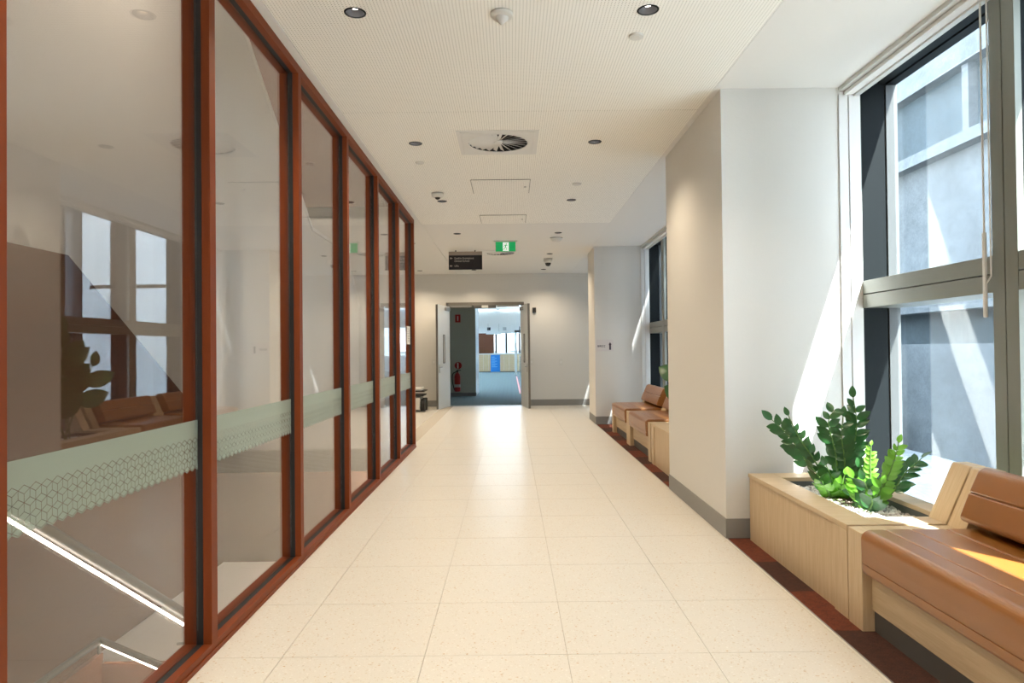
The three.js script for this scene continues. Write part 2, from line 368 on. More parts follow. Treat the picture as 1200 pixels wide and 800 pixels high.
// ------------------------------------------------------------------ glazed partition on the left
{
  const g = thing('glazed_partition', 'rust-red framed glass partition with a frosted band running along the corridor', 'partition', [XL, 0, 0]);
  const X = (x) => x - XL, D0 = POST0 - 7 * PITCHP - 0.06, D1 = 9.153;
  const part = (name, gs, m) => mesh(name, gs, m, g);
  const bandTex = canvasTex(1024, 640, (c, w, h) => {            // 8 cube columns, 46 mm apart; clear lines in frosted film
    c.clearRect(0, 0, w, h);
    c.fillStyle = 'rgb(166,182,170)'; c.fillRect(0, 0, w, h);
    const p = w / 8, e = p / Math.sqrt(3), top = h * 0.40;
    c.globalCompositeOperation = 'destination-out'; c.strokeStyle = 'rgba(0,0,0,0.8)'; c.lineWidth = 5;
    for (let r = 0; r < 6; r++) for (let k = -1; k < 10; k++) {
      const x = k * p + (r % 2 ? p / 2 : 0), y = top + r * e * 1.5;
      if (y + e > h * 1.05) continue;
      const ln = (...q) => { c.beginPath(); c.moveTo(q[0], q[1]); for (let i = 2; i < q.length; i += 2) c.lineTo(q[i], q[i + 1]); c.stroke(); };
      ln(x - p / 2, y, x, y - e / 2, x + p / 2, y, x, y + e / 2, x - p / 2, y);
      ln(x, y + e / 2, x, y + e * 1.5); ln(x - p / 2, y, x - p / 2, y + e);
    }
    c.fillStyle = '#000';
    for (let k = -1; k < 10; k++) { const x = k * p; c.beginPath(); c.moveTo(x, h - e / 2); c.lineTo(x + p / 2, h); c.lineTo(x + p, h - e / 2); c.lineTo(x + p, h + 4); c.lineTo(x, h + 4); c.fill(); }
  });
  bandTex.wrapS = THREE.RepeatWrapping;
  const film = phy({ map: bandTex, transparent: true, opacity: 0.88, roughness: 0.55, transmission: 0.25, thickness: 0 });
  const posts = []; for (let k = -7; k <= 5; k++) posts.push(POST0 + k * PITCHP);
  for (const p of posts) {
    part('mullion', [bx(X(-1.316), X(XL), 0.045, CEIL - 0.055, p - 0.06, p, 0.003), bx(X(-1.40), X(-1.346), 0.045, CEIL - 0.055, p - 0.06, p, 0.003)], M.rust);
    part('gasket', bx(X(-1.347), X(-1.315), 0.045, CEIL - 0.055, p - 0.056, p - 0.004), M.gasket);
  }
  part('sill', [bx(X(-1.316), X(XL), 0, 0.05, D0, D1, 0.003), bx(X(-1.40), X(-1.346), 0, 0.05, D0, D1, 0.003)], M.rust);
  part('sill_strip', bx(X(XL), X(XL) + 0.006, 0, 0.02, D0, D1, 0.002), M.rust);
  part('sill_gasket', bx(X(-1.347), X(-1.315), 0, 0.046, D0, D1), M.gasket);
  part('head', [bx(X(-1.316), X(XL), CEIL - 0.058, CEIL, D0, D1, 0.003), bx(X(-1.40), X(-1.346), CEIL - 0.058, CEIL, D0, D1, 0.003)], M.rust);
  part('head_gasket', bx(X(-1.347), X(-1.315), CEIL - 0.054, CEIL, D0, D1), M.gasket);
  for (let i = 0; i < posts.length - 1; i++) {
    const a = posts[i] - 0.002, b = posts[i + 1] - 0.058;
    const pane = part('pane', bx(X(XG - 0.003), X(XG + 0.003), 0.044, CEIL - 0.05, a, b), M.glass);
    const len = b - a - 0.004, q = new THREE.PlaneGeometry(len, 0.212);
    const uv = q.attributes.uv; for (let k = 0; k < uv.count; k++) uv.setX(k, uv.getX(k) * len / 0.368);
    q.rotateY(Math.PI / 2); q.translate(X(XG + 0.0042), 0.894, -(a + b) / 2);
    mesh('frosted_band', q, film, pane);
  }
  const noteTex = canvasTex(128, 180, (c, w, h) => { c.fillStyle = '#eeeae2'; c.fillRect(0, 0, w, h); c.fillStyle = '#8a8580'; for (let k = 0; k < 9; k++) c.fillRect(14, 22 + k * 16, 60 + ((k * 37) % 40), 5); });
  const n = mesh('paper_notice', new THREE.BoxGeometry(0.004, 0.235, 0.24), std({ map: noteTex, roughness: 0.8 }), scene);
  n.position.set(-1.332, 1.487, -8.93);
  n.userData = { label: 'white printed paper notice stuck on the end pane of the partition', category: 'notice' };
}
// ------------------------------------------------------------------ stairwell behind the glass
{
  const s = struct('wall_stairwell', 'walls of the stairwell behind the glass partition');
  mesh('back_wall', bx(-4.4, -4.2, -4.2, 6.3, BACK, 9.06), M.wall, s);
  mesh('upper_end_wall', bx(-4.2, -1.42, 3.2, 6.3, 9.04, 9.16), M.timberRed, s);
  mesh('end_wall', [bx(-4.4, -4.2, -4.2, -0.3, 9.06, 9.7)], M.wall, s);
  mesh('lower_end_wall', bx(-4.2, -1.42, -4.2, -0.3, 9.6, 9.7), M.timberRed, s);
  mesh('front_bulkhead', bx(-1.42, -1.30, CEIL, 6.3, BACK, 9.16), M.wall, s);
  mesh('lower_front_wall', bx(-1.42, -1.30, -4.2, -0.002, BACK, 9.7), M.wall, s);
  mesh('roof', bx(-4.4, -1.3, 6.3, 6.5, BACK, 9.2), M.wall, s);
  const f = struct('floor_stairwell', 'pale stair landing and lower floor seen through the glass');
  mesh('lower_floor', bx(-4.4, -1.3, -4.4, -4.2, BACK, 9.7), M.white, f);
  mesh('landing', bx(-3.99, -1.42, -1.78, -1.6, 4.4, 9.48), M.white, f);
  mesh('top_landing', bx(-4.2, -1.42, -0.3, 0, BACK, 1.6), M.terrazzo, f);
  for (let k = 0; k < 9; k++) mesh('step', bx(-3.1, -1.80, -0.178 * (k + 1) - 0.16, -0.178 * (k + 1), 1.6 + k * 0.29, 1.6 + (k + 1) * 0.29 + 0.02, 0.006), M.white, f);

  const b = thing('timber_balustrade', 'red-brown timber stair balustrade wall with a sloping top behind the glass', 'balustrade', [-4.0, -1.6, 0]);
  const prof = (pts, x0, x1) => { const g = new THREE.ExtrudeGeometry(new THREE.Shape(pts.map((p) => new THREE.Vector2(p[0], p[1]))), { depth: x1 - x0, bevelEnabled: false }); g.rotateY(Math.PI / 2); g.translate(x0, 0, 0); return uvm(g); };
  mesh('panel', prof([[-2, 0], [9.04, 0], [9.04, 1.94], [8.363, 2.381], [6.195, 3.782], [-2, 3.782]], -0.06, 0), M.timberRed, b);
  const w = thing('white_balustrade', 'white plastered stair balustrade with a pale sloping cap behind the glass', 'balustrade', [-2.0, 0.71, 0]);
  const tp = [[4.45, 4.21], [5.101, 3.745], [6.895, 2.508], [7.9, 2.49], [8.45, 2.40], [9.02, 1.86]];
  mesh('wall_panel', prof([[4.45, 0], [9.02, 0], ...[...tp].reverse().map(([d, y]) => [d, y - 0.71])], -0.1, 0), M.wall, w);
  mesh('cap', prof([...tp.map(([d, y]) => [d, y - 0.71]), ...[...tp].reverse().map(([d, y]) => [d, y - 0.675])], -0.115, 0.015), M.white, w);

  // lit handrail going down
  const h = thing('lit_handrail', 'steel stair handrail with a glowing light strip underneath behind the glass', 'handrail', [-1.75, -0.19, 3.65]);
  const A = [0, 0.91, -1.36], B = [0, 0.0, 0.0];
  mesh('rail', rod([0, 0.97, -1.30], [0, 0.075, 0.03], 0.024), M.plinth, h);
  const led = glow(1, 0.88, 0.74, 9);
  mesh('light_strip', rod([0.0, 0.925, -1.30], [0.0, 0.035, 0.0], 0.007), led, h);
  mesh('bracket', [tube([[0, 0.04, 0.0], [0, -0.02, 0.012], [0, -0.07, 0.03], [-0.05, -0.08, 0.03]], 0.007)], M.steel, h);
  const stripLight = (p0, p1, parent, I) => {                       // area light just under a light strip, facing down
    const A2 = new THREE.Vector3(p0[0], p0[1], -p0[2]), B2 = new THREE.Vector3(p1[0], p1[1], -p1[2]), X2 = B2.clone().sub(A2), len = X2.length(); X2.normalize();
    const Z2 = new THREE.Vector3(0, 1, 0).addScaledVector(X2, -X2.y).normalize(), Y2 = new THREE.Vector3().crossVectors(Z2, X2);
    const l = new THREE.RectAreaLight(L(1, 0.86, 0.7), I, len, 0.014);
    l.position.copy(A2.add(B2).multiplyScalar(0.5)).addScaledVector(Z2, -0.012); l.quaternion.setFromRotationMatrix(new THREE.Matrix4().makeBasis(X2, Y2, Z2)); parent.add(l);
  };
  stripLight([0, 0.925, -1.30], [0, 0.035, 0], h, 9);

  // lower landing balustrade
  const k = thing('landing_balustrade', 'copper-toned panelled balustrade around the lower stair landing', 'balustrade', [-3.3, -1.6, 5.5]);
  mesh('side_panel', bx(-0.02, 0.02, 0, 0.50, -1.6, 0), M.copper, k);
  mesh('cross_panel', bx(0.02, 0.72, 0, 0.42, -0.02, 0.02), M.copper, k);
  mesh('rail', [rod([0, 0.60, -1.6], [0, 0.60, 0], 0.025), rod([0, 0.60, 0], [0.70, 0.50, -0.3], 0.025)], M.plinth, k);
  mesh('light_strip', rod([0.02, 0.57, -0.02], [0.68, 0.47, -0.3], 0.006), led, k);
  mesh('post', rod([0, 0, -0.02], [0, 0.6, -0.02], 0.015), M.plinth, k); mesh('post', rod([0.70, 0, -0.3], [0.70, 0.5, -0.3], 0.015), M.plinth, k);
  stripLight([0.02, 0.57, -0.02], [0.68, 0.47, -0.3], k, 9);

  // surface lamps of the stairwell
  const mk = (pos, label, I) => {
    const o = thing('stair_lamp', label, 'lamp', pos, 'stairwell ceiling lamps');
    mesh('housing', lathe([[0.001, 0.06], [0.15, 0.06], [0.15, 0.0], [0.13, 0.0], [0.13, 0.012], [0.001, 0.012]]), M.plastic, o);
    mesh('diffuser', lathe([[0.001, 0.0], [0.09, 0.002], [0.13, 0.012]]), glow(1, 0.9, 0.78, 4), o);
    const l = new THREE.PointLight(L(1, 0.86, 0.7), I, 0); l.position.set(0, -0.05, 0); l.castShadow = true; l.shadow.radius = 4; o.add(l);
  };
  mk([-2.9, 6.24, 3.0], 'round stairwell lamp above the top landing', 4.2);
  mk([-3.1, 6.24, 7.0], 'round stairwell lamp above the white balustrade', 4.2);
  mk([-1.72, -0.37, 9.28], 'round stairwell lamp under the lobby slab over the pale lower landing', 2.4);
}
// ------------------------------------------------------------------ double doors
{
  const fr = struct('trim_1', 'dark grey metal frame of the double doors');
  mesh('frame', [bx(-1.48, -1.43, 0, 2.37, END - 0.03, END + 0.17, 0.004), bx(0.26, 0.31, 0, 2.37, END - 0.03, END + 0.17, 0.004), bx(-1.48, 0.31, 2.315, 2.385, END - 0.03, END + 0.17, 0.004)], M.doorFrame, fr);
  mesh('closer_track', [bx(-1.40, -0.9, 2.27, 2.315, END - 0.02, END + 0.03, 0.004), bx(-0.31, 0.2, 2.275, 2.315, END - 0.02, END + 0.03, 0.004)], M.steel, fr);
  mesh('coordinator_box', bx(-0.84, -0.33, 2.25, 2.315, END - 0.035, END + 0.03, 0.006), M.plinth, fr);
  mesh('coordinator_plate', bx(-0.66, -0.51, 2.255, 2.312, END - 0.045, END - 0.03, 0.004), M.plastic, fr);
  const leaf = (n, label, x, s, turn) => {
    const o = struct('door_' + n, label); o.position.set(x, 0, -(END - 0.03)); o.rotation.y = turn;
    // local: leaf runs toward the camera (+z) from the hinge, s is the side of its inner face
    const W = 0.86, T = 0.045, hole = new THREE.Path([[0.40, 1.02], [0.49, 1.02], [0.49, 1.62], [0.40, 1.62]].map((p) => new THREE.Vector2(...p)));
    const sh = new THREE.Shape([[0, 0.008], [W, 0.008], [W, 2.29], [0, 2.29]].map((p) => new THREE.Vector2(...p))); sh.holes.push(hole);
    const g = new THREE.ExtrudeGeometry(sh, { depth: T, bevelEnabled: false }); g.rotateY(-Math.PI / 2); g.translate(T / 2, 0, 0);
    mesh('leaf', uvm(g), M.doorLeaf, o);
    mesh('edge_strip', bx(-T / 2 - 0.001, T / 2 + 0.001, 0.008, 2.29, -W - 0.003, -W + 0.001), M.doorFrame, o);
    mesh('vision_panel', bx(-0.003, 0.003, 1.02, 1.62, -0.49, -0.40), M.glass, o);
    for (const q of [-1, 1]) {
      const v = mesh('vision_frame', [bx(q * T / 2, q * (T / 2 + 0.008), 1.0, 1.02, -0.51, -0.38), bx(q * T / 2, q * (T / 2 + 0.008), 1.62, 1.64, -0.51, -0.38), bx(q * T / 2, q * (T / 2 + 0.008), 1.0, 1.64, -0.51, -0.49), bx(q * T / 2, q * (T / 2 + 0.008), 1.0, 1.64, -0.40, -0.38)], M.plinth, o);
    }
    mesh('handle', [bx(s * T / 2, s * (T / 2 + 0.01), 0.80, 0.98, -0.80, -0.76, 0.003), rod([s * 0.05, 0.92, -0.78], [s * 0.05, 0.92, -0.66], 0.010), rod([s * T / 2, 0.92, -0.78], [s * 0.05, 0.92, -0.78], 0.010)], M.chrome, o);
    mesh('closer_arm', [bx(s * T / 2, s * (T / 2 + 0.04), 2.18, 2.25, -0.38, -0.08, 0.006)], M.steel, o);
  };
  leaf(1, 'open silver grey door leaf beside the grey wall with extinguisher', -1.42, 1, -0.215);
  leaf(2, 'open silver grey door leaf on the switch plate side', 0.25, -1, 0.17);
  const bl = mesh('door_speaker', [bx(0.505, 0.590, 2.13, 2.25, END - 0.05, END, 0.008), bx(0.515, 0.58, 2.15, 2.23, END - 0.056, END - 0.045, 0.004)], M.black, scene);
  bl.userData = { label: 'small black box mounted on the wall on the end wall above the switch plate', category: 'sensor' };
  const plate = (x, y, label) => { const o = thing('wall_plate', label, 'wall plate', [x, y, END], 'white wall plates by the doors'); mesh('plate', bx(-0.045, 0.045, -0.075, 0.075, -0.012, 0, 0.004), M.plastic, o); mesh('button', bx(-0.02, 0.02, -0.025, 0.025, -0.018, -0.01, 0.004), M.white, o); };
  plate(1.15, 0.99, 'white switch plate on the end wall');
  plate(-1.77, 1.02, 'white door holder plate by the door leaf nearer the trolley');
  plate(0.475, 1.0, 'white door holder plate under the small black box');
}
// ------------------------------------------------------------------ hall beyond the doors
{
  const f = struct('floor_hall', 'teal carpet floor of the hall beyond the doors');
  mesh('carpet', bx(-7, 9, -0.3, 0.0, END + 0.001, 44), M.tealCarpet, f);
  mesh('threshold', bx(-1.44, 0.27, 0, 0.006, END - 0.02, END + 0.16, 0.002), M.steel, f);
  const w = struct('wall_hall', 'walls of the bright hall beyond the doors');
  mesh('extinguisher_wall', bx(-3.0, -1.0, 0, 3.2, 19.2, 21.0), M.olive, w);
  mesh('white_return', bx(-1.0, -0.985, 0, 3.2, 19.215, 21.0), M.white, w);
  mesh('passage_side', [bx(-3.2, -3.0, 0, 3.2, END + 0.16, 21), bx(2.5, 2.7, 0, 3.2, END + 0.16, 19.2)], M.wall, w);
  mesh('passage_ceiling', bx(-3.2, 2.7, 2.9, 3.1, END + 0.16, 19.2), M.wall, w);
  mesh('upper_wall', [bx(-7, 9, 3.1, 9, 19.0, 19.2), bx(-7, -3.0, 0, 3.2, 19.0, 19.2), bx(2.5, 9, 0, 3.2, 19.0, 19.2)], M.white, w);
  mesh('side_wall', bx(-7.2, -7, 0, 9, 19, 44), M.white, w); mesh('side_wall', bx(9, 9.2, 0, 9, 19, 44), M.white, w);
  mesh('far_wall', [bx(-7, -2.6, 0, 9, 43, 43.2), bx(-2.6, 9, 2.75, 9, 43, 43.2), bx(-2.6, 9, 0, 1.0, 43, 43.2)], M.white, w);
  mesh('skirting', bx(-3.0, -0.98, 0, 0.1, 19.185, 19.2), M.skirting, w);
  // sloping white roof with beams and skylight gaps between
  const r = struct('ceiling_hall', 'white sloping beamed roof with skylights over the hall');
  mesh('bulkhead', bx(-5, 0.5, 2.28, 2.75, 40.2, 40.5), M.white, r);
  for (let k = 0; k < 9; k++) { const m = mesh('roof_beam', bx(-8, 8, -0.15, 0.15, -0.88, 0.88), M.white, r); m.position.set(1, 6.4 - k * 0.30, -(20.3 + k * 2.7)); }
  const opal = phy({ color: L(0.86, 0.95, 1.0), transmission: 0.8, roughness: 1, thickness: 0 });
  for (let k = 0; k < 9; k++) { const m = mesh('skylight_panel', bx(-8, 8, -0.01, 0.01, -0.50, 0.50), opal, r); m.position.set(1, 6.33 - k * 0.30, -(20.3 + k * 2.7 + 1.35)); }
  for (let k = 0; k < 6; k++) { const m = mesh('sloping_rafter', bx(-0.09, 0.09, -0.2, 0.2, -12, 12), M.white, r); m.position.set(-6 + k * 2.6, 5.4, -31); m.rotation.x = -0.12; }

  const c = thing('reception_counter', 'timber-clad reception counter at the far end of the hall', 'counter', [-0.4, 0, 40]);
  for (let k = 0; k < 16; k++) mesh('board', bx(-2.4 + k * 0.30, -2.4 + k * 0.30 + 0.292, 0.04, 1.03, 0, 0.05), k % 3 ? M.oakV : M.oakU, c);
  mesh('worktop', bx(-2.45, 2.45, 1.03, 1.08, -0.02, 0.6), M.white, c);
  mesh('kick', bx(-2.4, 2.4, 0, 0.04, 0.03, 0.5), M.plinth, c);
  const st = canvasTex(128, 220, (g, w2, h2) => { g.fillStyle = '#1678c8'; g.fillRect(0, 0, w2, h2); g.fillStyle = '#7fb8e4'; for (let k = 0; k < 8; k++) g.fillRect(14, 24 + k * 18, 40 + ((k * 29) % 55), 5); });
  const bp = thing('blue_panel', 'bright blue information panel standing against the reception counter', 'sign', [-0.91, 0, 39.9]);
  mesh('board', new THREE.BoxGeometry(0.55, 1.0, 0.04).translate(0, 0.5, 0), std({ map: st, roughness: 0.5 }), bp);
  mesh('foot', bx(-0.25, 0.25, 0, 0.02, -0.08, 0.06), M.steel, bp);
  const wf = struct('window_5', 'row of tall windows behind the reception counter');
  for (const x of [-1.63, -0.93, -0.28, 0.55, 1.4, 2.4, 3.4, 4.6, 6, 7.5]) mesh('mullion', bx(x - 0.05, x + 0.05, 1.0, 2.75, 42.98, 43.1), M.charcoal, wf);
  mesh('brown_panel', bx(-2.6, -1.05, 1.0, 2.75, 42.8, 42.9), M.timberRed, wf);
  const post = thing('steel_post', 'pale steel post with dark top bracket beside the hall balustrade', 'post', [0.26, 0, 36]);
  mesh('shaft', bx(-0.06, 0.06, 0, 2.2, -0.06, 0.06, 0.01), M.doorLeaf, post);
  mesh('bracket', bx(-0.06, 0.4, 2.2, 2.32, -0.05, 0.05, 0.01), M.black, post);
  const bal = thing('hall_balustrade', 'glass balustrade with a steel rail in the bright hall', 'balustrade', [0.45, 0, 30]);
  mesh('rail', rod([0, 0.95, -9], [0, 0.95, 6], 0.03), M.chrome, bal);
  mesh('glass', bx(-0.006, 0.006, 0.08, 0.9, -9, 6), M.glass, bal);
  for (const d of [-8.5, -5, -1.5, 2, 5.5]) mesh('post', rod([0, 0, d], [0, 0.95, d], 0.02), M.chrome, bal);
  const rope = mesh('red_tape', bx(0.24, 0.29, 0.001, 0.006, 20, 33), M.red, scene); rope.userData = { label: 'red tape line stuck on the teal hall carpet', category: 'tape' };
  const hs = thing('hall_sign', 'white hanging sign with small dark marks in front of the far windows', 'sign', [-0.95, 2.16, 38]);
  mesh('board', bx(-0.42, 0.42, 0, 0.14, -0.02, 0.02), M.white, hs); for (const x of [-0.3, 0.3]) mesh('hanger', rod([x, 0.14, 0], [x, 0.6, 0], 0.008), M.steel, hs);
  const pict = (x, name, col, label) => { const o = mesh(name, bx(x - 0.1, x + 0.1, 2.44, 2.62, 40.19, 40.2), col, scene); o.userData = { label, category: 'sign' }; };
  pict(-1.28, 'square_sign', M.black, 'small dark square sign on the white hall bulkhead'); pict(-0.35, 'small_plaque', M.steel, 'small grey plaque on the white hall bulkhead');

  // extinguisher and its signs
  const e = thing('fire_extinguisher', 'red fire extinguisher with black hose hung on the grey wall', 'extinguisher', [-1.50, 0.14, 19.11]);
  mesh('cylinder', lathe([[0.001, 0], [0.075, 0], [0.082, 0.02], [0.082, 0.42], [0.06, 0.49], [0.025, 0.52], [0.025, 0.54], [0.001, 0.54]]), M.red, e);
  mesh('label_band', lathe([[0.0835, 0.12], [0.0835, 0.20]]), M.plastic, e);
  mesh('valve', [bx(-0.03, 0.03, 0.54, 0.58, -0.03, 0.03, 0.006), bx(-0.02, 0.10, 0.58, 0.60, -0.015, 0.015, 0.004)], M.black, e);
  mesh('hose', tube([[-0.03, 0.55, 0], [-0.12, 0.5, 0], [-0.14, 0.3, 0], [-0.10, 0.1, 0], [-0.08, 0.04, -0.03]], 0.013), M.black, e);
  const rs = (y, h, w2, name, label, round) => {
    const t = canvasTex(96, 96, (g, a, b) => { g.fillStyle = '#b3201c'; g.fillRect(0, 0, a, b); g.fillStyle = '#f0ece6'; if (round) g.fillRect(10, 44, 76, 18); else { g.fillRect(38, 18, 20, 60); } });
    const geo = round ? new THREE.CylinderGeometry(w2 / 2, w2 / 2, 0.01, 24).rotateX(Math.PI / 2) : new THREE.BoxGeometry(w2, h, 0.01);
    const o = mesh(name, geo, std({ map: t, roughness: 0.5 }), scene); o.position.set(-1.48, y, -19.19); o.userData = { label, category: 'sign' };
  };
  rs(2.18, 0.22, 0.15, 'extinguisher_location_sign', 'red rectangular extinguisher location sign high on the grey wall', false);
  rs(0.86, 0.2, 0.2, 'extinguisher_round_sign', 'red round sign directly above the fire extinguisher', true);
}
// ------------------------------------------------------------------ outside
{
  const o = thing('office_building', 'pale concrete building opposite the corridor windows', 'building', [9.5, -4, 0]);
  const E0 = -6.5, E1 = 40;
  mesh('base_wall', bx(0, 1, 0, 5.32, E0, E1), M.concrete, o);
  for (let k = 0; k < 12; k++) mesh('wall_panel', bx(0.05, 1, 6.05, 9.4, E0 + k * 3.875 + 0.02, E0 + (k + 1) * 3.875 - 0.02), M.concrete, o);
  mesh('recess_band', bx(0.5, 1, 5.32, 6.05, E0, E1), M.concreteDark, o);
  mesh('ledge', bx(-0.25, 1, 9.4, 9.65, E0, E1), M.concrete, o);
  mesh('glazing_band', bx(0.3, 1, 9.65, 11.2, E0, E1), M.concreteDark, o);
  for (let k = 0; k < 14; k++) mesh('fin', bx(0.1, 0.3, 9.65, 11.2, -6.2 + k * 3.4, -6.0 + k * 3.4), M.concrete, o);
  for (let k = 0; k < 4; k++) { mesh('storey_wall', bx(0, 1, 11.2 + k * 3.9, 13.5 + k * 3.9, E0, E1), M.concrete, o); mesh('storey_glazing', bx(0.2, 1, 13.5 + k * 3.9, 15.1 + k * 3.9, E0, E1), M.concreteDark, o); }
  mesh('parapet', bx(0, 1, 26.8, 28.15, E0, E1), M.concrete, o);
  mesh('rear_block', bx(1, 6, 0, 28.15, E0, E1), M.concrete, o);
  const fb = thing('distant_building', 'hazy grey building seen through the hall windows', 'building', [0, -4, 75]);
  mesh('facade', bx(-30, 30, 0, 16, 0, 6), M.concreteDark, fb);
  for (let k = 0; k < 14; k++) mesh('window_strip', bx(-28 + k * 4, -25.6 + k * 4, 5.2, 7.4, -0.1, 0), M.concrete, fb);
  const g = struct('floor_outside', 'pale gravel roof terrace between the buildings');
  mesh('paving', bx(2.76, 40, -4.2, -1.2, -25, 80), M.gravel, g);
}
// ------------------------------------------------------------------ bench and planters
const upright = (d0, d1) => sweep([[0.465, 0.44], [0.585, 0.705], [0.592, 0.712], [0.66, 0.712], [0.66, 0.44]], d0, d1, 0.003);
function makeBench(label) {                                        // origin: front edge of the frame on the floor, far end; runs toward the camera
  const b = thing('bench', label, 'bench', [0, 0, 0], 'tan leather benches under the windows');
  const Wd = 1.445, B = 0.125;
  const dd = (a, c) => [-c, -a];                                   // distance toward the camera -> local depth
  for (const [a, c] of [[0, B], [Wd - B, Wd]]) {
    const [d0, d1] = dd(a, c);
    mesh('end_block', [bx(0, 0.66, 0, 0.442, d0, d1, 0.003)], M.oakV, b);
    mesh('back_post', upright(d0, d1), M.oakV, b);
  }
  { const [d0, d1] = dd(B, Wd - B);
    mesh('front_panel', bx(0.045, 0.065, 0.10, 0.30, d0, d1), M.oakU, b);
    mesh('plinth', bx(0.055, 0.075, 0, 0.10, d0, d1), M.plinth, b);
    mesh('seat_deck', bx(0.05, 0.60, 0.26, 0.285, d0, d1), M.oakU, b);
    mesh('back_board', sweep([[0.535, 0.43], [0.635, 0.68], [0.655, 0.68], [0.655, 0.43]], d0, d1), M.oakU, b); }
  { // seat cushion: rounded front, stitched grooves along its length
    const P = []; const arc = (cx, cy, r, a0, a1, n) => { for (let i = 0; i <= n; i++) { const a = a0 + (a1 - a0) * i / n; P.push([cx + r * Math.cos(a), cy + r * Math.sin(a)]); } };
    const Y = 0.468;
    P.push([0.545, 0.287]); P.push([0.03, 0.287]);
    arc(0.005, 0.292, 0.022, -Math.PI / 2, -Math.PI, 4);
    P.push([-0.018, 0.318], [-0.014, 0.321], [-0.018, 0.324]);
    P.push([-0.021, 0.37]);
    arc(0.020, Y - 0.042, 0.042, Math.PI, Math.PI / 2, 8);
    for (const s of [0.085, 0.20, 0.355]) P.push([s - 0.010, Y + 0.001], [s - 0.003, Y - 0.001], [s, Y - 0.005], [s + 0.003, Y - 0.001], [s + 0.010, Y + 0.001]);
    arc(0.52, Y - 0.03, 0.03, Math.PI / 2, 0, 5);
    const [d0, d1] = dd(B - 0.012 + 0.04, Wd - B - 0.028);
    mesh('seat_cushion', sweep(P.reverse(), d0, d1, 0.014), M.leather, b);
  }
  { // back cushion, leaning, with a seam at mid height
    const th = Math.atan2(0.12, 0.265), R = [];
    const put = (t, n) => R.push([0.470 + t * Math.sin(th) - n * Math.cos(th), 0.492 + t * Math.cos(th) + n * Math.sin(th) * 0.6]);
    const arc2 = (ct, cn, r, a0, a1, k) => { for (let i = 0; i <= k; i++) { const a = a0 + (a1 - a0) * i / k; put(ct + r * Math.sin(a), cn + r * Math.cos(a)); } };
    put(0, -0.055); put(0, 0.02);
    arc2(0.028, 0.035, 0.028, -Math.PI / 2, 0, 5);
    put(0.125, 0.067); put(0.131, 0.062); put(0.133, 0.056); put(0.135, 0.062); put(0.141, 0.067);
    arc2(0.225, 0.030, 0.036, 0, Math.PI / 2, 6);
    put(0.261, -0.03); put(0.24, -0.055);
    const [d0, d1] = dd(B + 0.03, Wd - B - 0.03);
    mesh('back_cushion', sweep(R, d0, d1, 0.012), M.leather, b);
  }
  return b;
}
const bench = makeBench('long tan leather bench right beside the planter of zz plants');
bench.position.set(1.568, 0, -3.212);
dup(bench, [1.568, 0, 1.757], 'tan leather bench farther from the planter in the zz plant bay');
dup(bench, [1.560, 0, 10.62], 'tan leather bench next to the wall with the paper arrow sign');
dup(bench, [1.560, 0, 9.165], 'tan leather bench next to the planter in the far recess');

